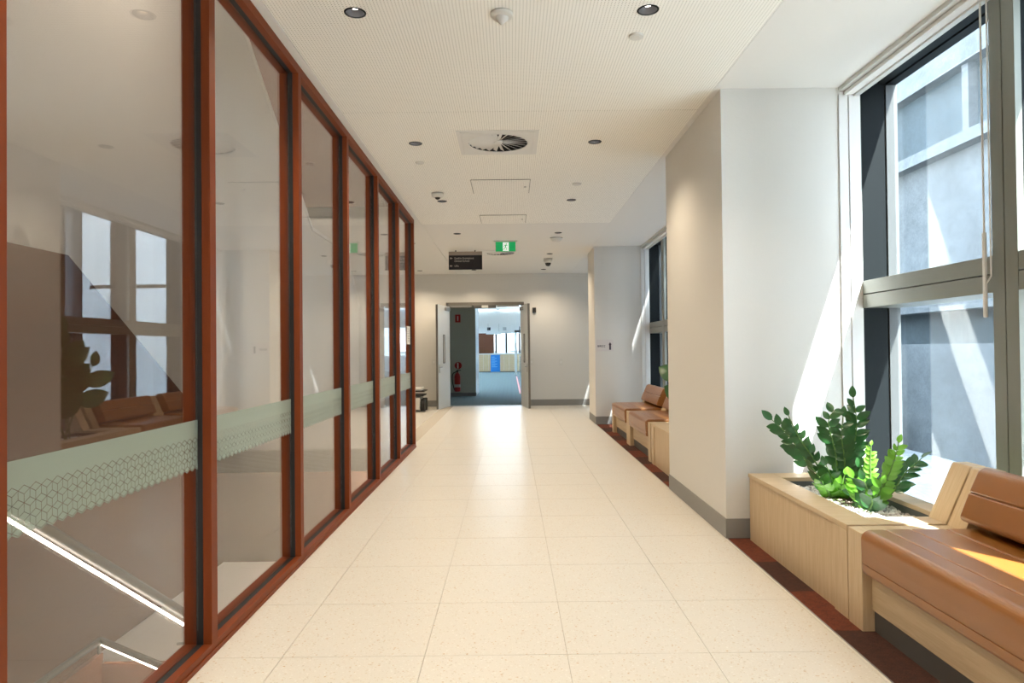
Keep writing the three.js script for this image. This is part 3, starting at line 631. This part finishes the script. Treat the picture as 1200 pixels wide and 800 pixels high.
function makePlanter(label, flip) {                                // origin: front, floor, far end
  const p = thing('planter_box', label, 'planter', [0, 0, 0], 'oak planter boxes');
  const Ld = 1.338, q = (a, c) => (flip ? [-Ld + a, -Ld + c] : [-c, -a]);
  const part = (n, x0, x1, y0, y1, a, c, m, r = 0.002) => { const [d0, d1] = q(a, c); return mesh(n, bx(x0, x1, y0, y1, d0, d1, r), m, p); };
  part('front_panel', 0.009, 0.033, 0, 0.420, 0.0, Ld - 0.135, M.oakV);
  part('end_block', 0, 0.66, 0, 0.420, Ld - 0.133, Ld, M.oakV);
  part('far_end_panel', 0.03, 0.66, 0, 0.420, 0.0, 0.03, M.oakV);
  part('back_panel', 0.63, 0.66, 0, 0.420, 0.03, Ld - 0.135, M.oakU);
  part('top_rim', 0, 0.16, 0.420, 0.445, 0, Ld, M.oakU, 0.003);
  part('top_rim', 0.54, 0.66, 0.420, 0.445, 0.16, Ld - 0.14, M.oakU, 0.003);
  part('top_rim', 0.16, 0.66, 0.420, 0.445, 0, 0.16, M.oakU, 0.003);
  part('top_rim', 0.16, 0.66, 0.420, 0.445, Ld - 0.14, Ld, M.oakU, 0.003);
  part('liner', 0.15, 0.16, 0.30, 0.420, 0.15, Ld - 0.13, M.liner); part('liner', 0.54, 0.55, 0.30, 0.420, 0.15, Ld - 0.13, M.liner);
  part('liner', 0.15, 0.55, 0.30, 0.420, 0.15, 0.16, M.liner); part('liner', 0.15, 0.55, 0.30, 0.420, Ld - 0.14, Ld - 0.13, M.liner);
  part('soil', 0.16, 0.54, 0.28, 0.375, 0.16, Ld - 0.14, M.soil);
  { const [d0, d1] = q(Ld - 0.133, Ld); mesh('back_post', upright(d0, d1), M.oakV, p); }
  // pebbles
  const g = new THREE.IcosahedronGeometry(1, 1), n = 2600, im = new THREE.InstancedMesh(g, std({ color: 0xffffff, roughness: 0.8 }), n);
  const mt = new THREE.Matrix4(), qq = new THREE.Quaternion(), tones = [L(0.72, 0.70, 0.66), L(0.60, 0.57, 0.53), L(0.45, 0.41, 0.37), L(0.16, 0.12, 0.09), L(0.10, 0.07, 0.055), L(0.78, 0.77, 0.74)];
  for (let i = 0; i < n; i++) {
    const x = rr(0.166, 0.534), t = rr(0.168, Ld - 0.148), r = rr(0.006, 0.0125), [d] = q(t, t);
    qq.setFromEuler(new THREE.Euler(rr(0, 3), rr(0, 3), rr(0, 3)));
    mt.compose(new THREE.Vector3(x, 0.377 + rr(0, 0.012), -d), qq, new THREE.Vector3(r * rr(0.8, 1.3), r * rr(0.55, 0.8), r));
    im.setMatrixAt(i, mt);
    const bark = Math.sin(x * 17 + 1) + Math.sin(t * 9.5 + 2.2) + rr(-0.9, 0.9) > 0.75;
    im.setColorAt(i, bark ? tones[3 + Math.floor(rnd() * 2)] : tones[[0, 1, 2, 5, 0][Math.floor(rnd() * 5)]]);
  }
  im.name = 'pebbles'; im.userData = { kind: 'stuff' }; im.castShadow = im.receiveShadow = true; p.add(im);
  return p;
}
const planter1 = makePlanter('oak planter box filled with pebbles holding the zz plants', false); planter1.position.set(1.572, 0, -4.567);
const planter2 = makePlanter('oak planter box holding the broad-leaved plant in the far recess', true); planter2.position.set(1.560, 0, -7.66);

// ------------------------------------------------------------------ plants
function leafGeo(len, wid, fold = 0.25, curl = 0.18) {              // tip along +y, face +z
  const nl = 6, pos = [], idx = [];
  for (let i = 0; i <= nl; i++) {
    const t = i / nl, w = wid * Math.pow(Math.sin(Math.PI * Math.pow(t, 0.85)), 0.8) * 0.5 * (i === nl ? 0 : 1), y = len * t, z = -curl * len * t * t;
    for (const s of [-1, 0, 1]) pos.push(s * w, y, z + Math.abs(s) * w * fold);
  }
  for (let i = 0; i < nl; i++) for (let k = 0; k < 2; k++) { const a = i * 3 + k; idx.push(a, a + 1, a + 4, a, a + 4, a + 3); }
  const g = new THREE.BufferGeometry(); g.setAttribute('position', new THREE.Float32BufferAttribute(pos, 3)); g.setIndex(idx); g.computeVertexNormals();
  return g;
}
const leafA = leafGeo(0.088, 0.050), leafB = leafGeo(0.074, 0.044, 0.35, 0.3), leafC = leafGeo(0.096, 0.052, 0.2, 0.1);
const leafShapes = [leafA, leafB, leafC];
function stemWithLeaves(parent, base, pts, leaves, o) {             // pts: world [x, y, d]; parent at base
  const loc = pts.map(([x, y, d]) => new THREE.Vector3(x - base[0], y - base[1], -(d - base[2])));
  const cv = new THREE.CatmullRomCurve3(loc), r = o.r || 0.006;
  const g = new THREE.TubeGeometry(cv, 14, r, 6, false);
  { const p = g.attributes.position; for (let i = 0; i <= 14; i++) { const c = cv.getPointAt(i / 14), k = 1 - 0.6 * i / 14; for (let j = 0; j <= 6; j++) { const q = i * 7 + j; p.setXYZ(q, c.x + (p.getX(q) - c.x) * k, c.y + (p.getY(q) - c.y) * k, c.z + (p.getZ(q) - c.z) * k); } } }
  const st = mesh('stem', g, M.stem, parent);
  const side0 = new THREE.Vector3(o.face ? o.face[0] : 0.75, 0, o.face ? o.face[1] : 0.65).normalize();
  for (let i = 0; i < leaves; i++) {
    const last = i === leaves - 1, t = last ? 1 : o.from + (1 - o.from) * Math.floor(i / 2) * 2 / leaves + 0.012 * (i % 2);
    const c = cv.getPointAt(Math.min(1, t)), T = cv.getTangentAt(Math.min(1, t));
    const side = side0.clone().addScaledVector(T, -side0.dot(T)).normalize().multiplyScalar(i % 2 ? 1 : -1);
    const dir = last ? T.clone() : T.clone().multiplyScalar(0.72 + rr(-0.1, 0.1)).addScaledVector(side, 0.85 + rr(-0.15, 0.1)).add(new THREE.Vector3(rr(-0.16, 0.16), rr(-0.1, 0.16), rr(-0.16, 0.16))).normalize();
    const nrm = new THREE.Vector3().crossVectors(side, T); if (i % 2 === 0) nrm.negate();
    nrm.add(new THREE.Vector3(rr(-0.35, 0.35), rr(0, 0.4), rr(-0.35, 0.35)));
    nrm.addScaledVector(dir, -nrm.dot(dir)).normalize();
    const X = new THREE.Vector3().crossVectors(dir, nrm).normalize();
    const lf = mesh('leaf', o.shapes ? o.shapes[i % o.shapes.length] : leafShapes[Math.floor(rnd() * 3)], o.mat, st);
    const s = (o.size || 1) * (0.72 + 0.4 * Math.sin(Math.PI * Math.min(0.92, 0.2 + 0.75 * t))) * rr(0.9, 1.1);
    lf.matrixAutoUpdate = true;
    lf.quaternion.setFromRotationMatrix(new THREE.Matrix4().makeBasis(X, dir, nrm)); lf.position.copy(c); lf.scale.setScalar(s);
  }
}
function zz(label, base, stems) {
  const p = thing('zz_plant', label, 'plant', base, 'zz plants in the near planter');
  for (const s of stems) stemWithLeaves(p, base, [[base[0] + (s.ox || 0), base[1] - 0.01, base[2] + (s.od || 0)], ...s.px.map(([x, y, d]) => at(x, y, d))], s.n, { from: s.from ?? 0.3, mat: s.bright ? M.leafBright : M.leafDark, size: s.size, r: 0.0062, face: s.face });
}
zz('dark green zz plant with long stems leaning over the planter edge', [1.885, 0.385, 4.08], [
  { px: [[948, 545, 4.08], [922, 508, 4.10], [905, 492, 4.12]], n: 17, from: 0.42, face: [0.9, 0.4] },
  { px: [[955, 540, 4.05], [936, 512, 4.05], [924, 487, 4.05]], n: 14, from: 0.35, size: 0.75, face: [0.9, 0.4], ox: 0.02 },
  { px: [[962, 562, 4.02], [952, 548, 3.98]], n: 10, from: 0.25, size: 0.85, ox: 0.01 },
  { px: [[975, 560, 3.98], [968, 545, 3.95]], n: 10, from: 0.2, size: 0.9, ox: 0.03 },
  { px: [[968, 572, 3.96], [960, 566, 3.90]], n: 9, from: 0.1, size: 0.85, ox: 0.02, bright: 1 },
  { px: [[985, 570, 3.96], [990, 556, 3.94]], n: 11, from: 0.1, size: 0.8, ox: 0.04, bright: 1 },
]);
zz('tall dark green zz plant with an arching stem in the planter', [1.955, 0.385, 4.05], [
  { px: [[979, 530, 4.05], [971, 492, 4.05], [980, 480, 4.05], [987, 484, 4.04]], n: 17, from: 0.35, size: 0.95, ox: -0.015 },
  { px: [[1000, 530, 4.08], [1004, 495, 4.08], [1000, 466, 4.08]], n: 20, from: 0.25, ox: 0.02 },
  { px: [[990, 540, 4.02], [986, 510, 4.02], [988, 488, 4.02]], n: 17, from: 0.2, size: 0.95 },
  { px: [[985, 562, 3.98], [980, 552, 3.95]], n: 10, from: 0.15, size: 0.95 },
  { px: [[1003, 562, 4.0], [1012, 548, 3.98]], n: 10, from: 0.15, size: 0.95, ox: 0.02 },
]);
zz('young zz plant with light green new shoots in the planter', [1.930, 0.385, 3.74], [
  { px: [[1020, 560, 3.76], [1020, 540, 3.77], [1021, 522, 3.78]], n: 20, from: 0.3, size: 0.56, bright: 1 },
  { px: [[1035, 570, 3.72], [1046, 545, 3.72], [1053, 519, 3.72]], n: 19, from: 0.35, size: 0.66, bright: 1, ox: 0.02 },
  { px: [[1045, 578, 3.70], [1060, 555, 3.70], [1080, 537, 3.70]], n: 15, from: 0.4, size: 0.92, ox: 0.03, face: [0.5, 0.8] },
  { px: [[1008, 575, 3.78], [1000, 560, 3.8]], n: 11, from: 0.15, size: 0.85, bright: 1 },
  { px: [[1018, 578, 3.74], [1012, 562, 3.72]], n: 11, from: 0.15, size: 0.9 },
  { px: [[1030, 578, 3.70], [1034, 566, 3.66]], n: 10, from: 0.15, size: 0.85, bright: 1, ox: 0.01 },
  { px: [[1022, 590, 3.66], [1020, 580, 3.60]], n: 9, from: 0.15, size: 0.8 },
  { px: [[1008, 585, 3.82], [996, 570, 3.84]], n: 11, from: 0.12, size: 0.8, ox: -0.02 },
  { px: [[1014, 568, 3.80], [1008, 548, 3.82]], n: 13, from: 0.12, size: 0.75, ox: -0.01 },
]);
{
  const base = [1.86, 0.385, 7.0], p = thing('broadleaf_plant', 'tall dark broad-leaved plant in the planter of the far recess', 'plant', base);
  const big = [leafGeo(0.30, 0.17, 0.15, 0.25), leafGeo(0.25, 0.14, 0.2, 0.35)];
  for (const [x, y, d, n] of [[1.80, 1.45, 6.75, 5], [2.0, 1.35, 7.15, 5], [1.72, 1.15, 7.2, 4], [1.95, 1.05, 6.6, 4], [1.9, 1.5, 7.0, 4], [1.78, 0.85, 6.55, 3]])
    stemWithLeaves(p, base, [[base[0] + rr(-0.05, 0.05), 0.375, base[2] + rr(-0.1, 0.1)], [base[0] * 0.6 + x * 0.4, 0.385 + (y - 0.385) * 0.5, base[2] * 0.6 + d * 0.4], [x, y, d]], n, { from: 0.5, mat: M.leafDark, r: 0.008, shapes: big });
}
// ------------------------------------------------------------------ ceiling fittings
{
  const lens = glow(1, 0.93, 0.84, 14);
  const mk = () => {
    const o = thing('downlight', 'round recessed downlight in the corridor ceiling', 'downlight', [0, CEIL, 0], 'recessed downlights in two rows');
    mesh('trim_ring', lathe([[0.0475, 0.012], [0.0475, -0.003], [0.051, -0.005], [0.056, -0.003], [0.057, 0.0]]), M.charcoal, o);
    mesh('reflector', lathe([[0.0475, 0.0], [0.045, 0.012], [0.038, 0.024], [0.026, 0.031]]), M.reflector, o);
    mesh('lens', lathe([[0.0005, 0.030], [0.027, 0.030]]), lens, o);
    return o;
  };
  const first = mk();
  lamps.forEach(([x, d], i) => {
    const o = i ? dup(first, [x, CEIL, d]) : first; if (!i) o.position.set(x, CEIL, -d);
    const nth = ['first', 'second', 'third', 'fourth', 'fifth', 'sixth', 'seventh', 'eighth', 'ninth', 'tenth'][lampD.length - 1 - lampD.indexOf(d)];
    if (x < -1) { o.userData.label = 'recessed downlight in the lobby ceiling ' + (d < 12 ? 'just past the end of the glass partition' : d > 14 ? 'close to the end wall' : 'above the trolley side of the lobby'); return; }
    o.userData.label = `${nth} recessed downlight from the end wall in the row ${x < 0 ? 'beside the glass partition' : 'on the window side'}`;
  });
  scene.children.filter((o) => /^downlight/.test(o.name)).forEach((o) => {
    const l = new THREE.SpotLight(L(1, 0.82, 0.59), 4.1, 0, 1.16, 0.75, 2);
    l.position.set(0, 0.004, 0); l.target.position.set(0, -3, 0); l.castShadow = true; o.add(l, l.target);
  });
  // swirl air diffusers
  const vane = (() => { const g = new THREE.BoxGeometry(0.205, 0.002, 0.035); g.rotateX(0.5); g.translate(0.148, 0.008, 0); return g; })();
  const df = (x, d, label) => {
    const o = thing('air_diffuser', label, 'air vent', [x, CEIL, d], 'square swirl air diffusers');
    const s = new THREE.Shape([[-0.30, -0.30], [0.30, -0.30], [0.30, 0.30], [-0.30, 0.30]].map((p) => new THREE.Vector2(...p))); const h = new THREE.Path(); h.absarc(0, 0, 0.252, 0, 6.2832, true); s.holes.push(h);
    const g = new THREE.ExtrudeGeometry(s, { depth: 0.004, bevelEnabled: true, bevelSize: 0.003, bevelThickness: 0.002, bevelSegments: 2, curveSegments: 40 }); g.rotateX(-Math.PI / 2); g.translate(0, -0.008, 0);
    mesh('face_plate', g, M.white, o);
    const s2 = new THREE.Shape([[-0.335, -0.335], [0.335, -0.335], [0.335, 0.335], [-0.335, 0.335]].map((p) => new THREE.Vector2(...p))); s2.holes.push(new THREE.Path([[-0.302, -0.302], [-0.302, 0.302], [0.302, 0.302], [0.302, -0.302]].map((p) => new THREE.Vector2(...p))));
    const g2 = new THREE.ExtrudeGeometry(s2, { depth: 0.004, bevelEnabled: false }); g2.rotateX(-Math.PI / 2); g2.translate(0, -0.006, 0); mesh('border', g2, M.white, o);
    mesh('plenum', lathe([[0.258, 0.0], [0.258, 0.10], [0.001, 0.10]], 40), M.black, o);
    for (let k = 0; k < 24; k++) { const v = mesh('vane', vane, M.white, o); v.rotation.y = k / 24 * Math.PI * 2 + 0.13; }
    mesh('hub', lathe([[0.001, -0.006], [0.034, -0.004], [0.040, 0.004], [0.040, 0.02], [0.001, 0.02]]), M.white, o);
  };
  df(...diffusers[0], 'square white air diffuser with radial vanes near the access hatches');
  df(...diffusers[1], 'square white air diffuser with radial vanes behind the exit sign');
  // access hatches
  const hatch = (x0, x1, d0, d1, label) => {
    const o = thing('access_hatch', label, 'hatch', [(x0 + x1) / 2, CEIL, (d0 + d1) / 2], 'ceiling access hatches');
    const w = (x1 - x0) / 2, h = (d1 - d0) / 2;
    mesh('panel', (() => { const g = slab(-w + 0.006, w - 0.006, -h + 0.006, h - 0.006, -0.006, -0.0005); return g; })(), M.perforated, o);
    mesh('frame', [bx(-w, w, -0.004, -0.0004, -h, -h + 0.004), bx(-w, w, -0.004, -0.0004, h - 0.004, h), bx(-w, -w + 0.004, -0.004, -0.0004, -h, h), bx(w - 0.004, w, -0.004, -0.0004, -h, h)], M.plinth, o);
    const lk = mesh('lock', new THREE.CylinderGeometry(0.012, 0.012, 0.006, 16), M.plinth, o); lk.position.set(w - 0.05, -0.006, 0);
  };
  hatch(-0.40, 0.22, 7.03, 7.64, 'square access hatch in the ceiling closer to the air diffuser');
  hatch(-0.39, 0.22, 8.88, 9.44, 'square access hatch in the ceiling closer to the exit sign');
  // detectors and covers
  { const o = thing('smoke_detector', 'white cone-shaped smoke detector in the middle of the perforated ceiling', 'detector', [-0.03, CEIL, 3.55]);
    mesh('base', lathe([[0.001, 0], [0.058, 0], [0.060, -0.010], [0.054, -0.022], [0.001, -0.022]]), M.plastic, o);
    mesh('head', lathe([[0.001, -0.062], [0.010, -0.058], [0.022, -0.042], [0.032, -0.036], [0.034, -0.022]]), M.plastic, o); }
  const disc = (x, d, r, label) => { const o = thing('ceiling_disc', label, 'cover', [x, CEIL, d], 'round white ceiling covers'); mesh('cover', lathe([[0.001, -0.012], [r - 0.004, -0.012], [r, -0.009], [r, 0]]), M.plastic, o); mesh('rim', lathe([[r * 0.7, 0], [r * 0.7, -0.013], [r * 0.66, -0.0135]]), M.white, o); };
  disc(0.722, 3.82, 0.042, 'round flat white cover beside the downlight above the near seating bay');
  disc(0.718, 7.24, 0.05, 'round flat white cover in the ceiling across from the dome sensor');
  disc(-0.83, 6.36, 0.04, 'round flat white cover in the ceiling near the glass partition');
  { const o = thing('dome_sensor', 'small white ceiling dome with a dark eye near the glass partition', 'camera', [-0.80, CEIL, 7.62]);
    mesh('base', lathe([[0.001, 0], [0.07, 0], [0.066, -0.035], [0.05, -0.05], [0.001, -0.05]]), M.plastic, o); mesh('eye', lathe([[0.001, -0.075], [0.022, -0.066], [0.032, -0.05]]), M.black, o); }
  { const o = thing('ceiling_detector', 'white round ceiling detector before the camera dome', 'detector', [0.735, CEIL, 10.75]);
    mesh('base', lathe([[0.001, 0], [0.10, 0], [0.095, -0.03], [0.001, -0.03]]), M.plastic, o); mesh('head', lathe([[0.001, -0.065], [0.06, -0.06], [0.085, -0.03]]), M.plastic, o); }
  { const o = thing('dome_camera', 'white ceiling camera with a black dome near the end wall', 'camera', [0.735, CEIL, 13.2]);
    mesh('housing', lathe([[0.001, 0], [0.085, 0], [0.08, -0.06], [0.06, -0.085], [0.001, -0.085]]), M.plastic, o); mesh('dome', lathe([[0.001, -0.15], [0.03, -0.143], [0.05, -0.12], [0.058, -0.085]]), M.black, o); }
}
// ------------------------------------------------------------------ signs
{
  const exitTex = canvasTex(384, 192, (c, w, h) => {
    c.fillStyle = '#0d9a55'; c.fillRect(0, 0, w, h);
    c.fillStyle = '#f4fff8'; c.fillRect(w * 0.36, 10, w * 0.30, h - 20);
    c.strokeStyle = c.fillStyle = '#0d9a55'; c.lineCap = 'round'; c.lineJoin = 'round';
    c.beginPath(); c.arc(205, 46, 13, 0, 6.3); c.fill();
    c.lineWidth = 17; c.beginPath(); c.moveTo(198, 70); c.lineTo(186, 108); c.stroke();
    c.lineWidth = 10;
    const ln = (...q) => { c.beginPath(); c.moveTo(q[0], q[1]); for (let i = 2; i < q.length; i += 2) c.lineTo(q[i], q[i + 1]); c.stroke(); };
    ln(198, 68, 222, 82, 236, 74); ln(196, 68, 170, 72, 158, 92); ln(188, 108, 214, 128, 210, 162); ln(184, 108, 170, 138, 142, 150);
  });
  const e = thing('exit_sign', 'green and white running figure exit sign hanging from the ceiling', 'sign', [-0.068, 2.864, 11.0]);
  mesh('panel', bx(-0.163, 0.163, 0, 0.16, -0.012, 0.012, 0.003), M.plastic, e);
  for (const s of [1, -1]) { const f = mesh('face', new THREE.PlaneGeometry(0.318, 0.155), std({ map: exitTex, emissiveMap: exitTex, emissive: 0xffffff, emissiveIntensity: 0.35, roughness: 0.4 }), e); f.position.set(0, 0.08, s * 0.0128); if (s < 0) f.rotation.y = Math.PI; }
  mesh('ceiling_mount', bx(-0.19, 0.19, 0.158, 0.176, -0.03, 0.03, 0.003), M.plastic, e);
  const way = canvasTex(768, 410, (c, w, h) => {
    c.fillStyle = '#15121c'; c.fillRect(0, 0, w, h); c.fillStyle = '#a39488'; c.fillRect(0, 0, w, 84);
    c.fillStyle = '#d8cfc6'; c.font = '54px sans-serif'; c.textBaseline = 'middle';
    c.fillText('Deakin Grampians', 130, 152); c.fillText('Clinical School', 130, 216); c.fillText('Lifts', 130, 326);
    c.strokeStyle = '#d8cfc6'; c.lineWidth = 9;
    for (const y of [152, 326]) { c.beginPath(); c.moveTo(88, y); c.lineTo(36, y); c.moveTo(58, y - 22); c.lineTo(36, y); c.lineTo(58, y + 22); c.stroke(); }
  });
  const wname = thing('directional_sign', 'black hanging sign listing directions with white arrows and lettering', 'sign', [-0.781, 2.70, 12.0]);
  mesh('board', bx(-0.293, 0.293, 0, 0.316, -0.012, 0.012, 0.002), M.black, wname);
  const f = mesh('face', new THREE.PlaneGeometry(0.586, 0.315), std({ map: way, roughness: 0.5 }), wname); f.position.set(0, 0.158, 0.0128);
  mesh('hanger', rod([-0.17, 0.316, 0], [-0.17, 0.34, 0], 0.010), M.black, wname); mesh('hanger', rod([0.17, 0.316, 0], [0.17, 0.34, 0], 0.010), M.black, wname);
  const br = canvasTex(384, 264, (c, w, h) => {
    c.fillStyle = '#d5d0cf'; c.fillRect(0, 0, w, h); c.fillStyle = '#2c2037'; c.font = 'bold 62px sans-serif'; c.textBaseline = 'middle'; c.fillText('BRICC', 26, 150);
    c.fillRect(292, 106, 40, 128); c.beginPath(); c.moveTo(312, 62); c.lineTo(346, 116); c.lineTo(278, 116); c.fill();
  });
  const b = mesh('arrow_sign', new THREE.BoxGeometry(0.29, 0.20, 0.004), std({ map: br, roughness: 0.7 }), scene);
  b.position.set(1.605, 1.345, -(11.69 - 0.003));
  b.userData = { label: 'white paper sign with BRICC lettering and a dark upward arrow', category: 'sign' };
}
// ------------------------------------------------------------------ trolley at the partition's end
{
  const t = thing('trolley', 'low white wheeled trolley with black trays past the end of the partition', 'trolley', [-2.15, 0, 14.6]);
  mesh('body', bx(-0.30, 0.235, 0.04, 0.30, -0.25, 0.3, 0.02), M.plastic, t);
  for (const [x, d] of [[0.285, -0.12], [0.285, 0.22], [-0.35, -0.12], [-0.35, 0.22]]) { const w = mesh('wheel', new THREE.CylinderGeometry(0.135, 0.135, 0.085, 24).rotateZ(Math.PI / 2), M.black, t); w.position.set(x, 0.137, -d); }
  mesh('tray', bx(-0.30, 0.31, 0.33, 0.36, -0.25, 0.3, 0.008), M.black, t); mesh('tray', bx(-0.30, 0.33, 0.42, 0.445, -0.25, 0.3, 0.008), M.black, t);
  mesh('column', bx(-0.05, 0.05, 0.30, 0.60, 0, 0.1, 0.01), M.plastic, t);
  mesh('cushion', bx(-0.30, 0.27, 0.445, 0.50, -0.22, 0.28, 0.02), M.plastic, t);
}
renderer.render(scene, camera);
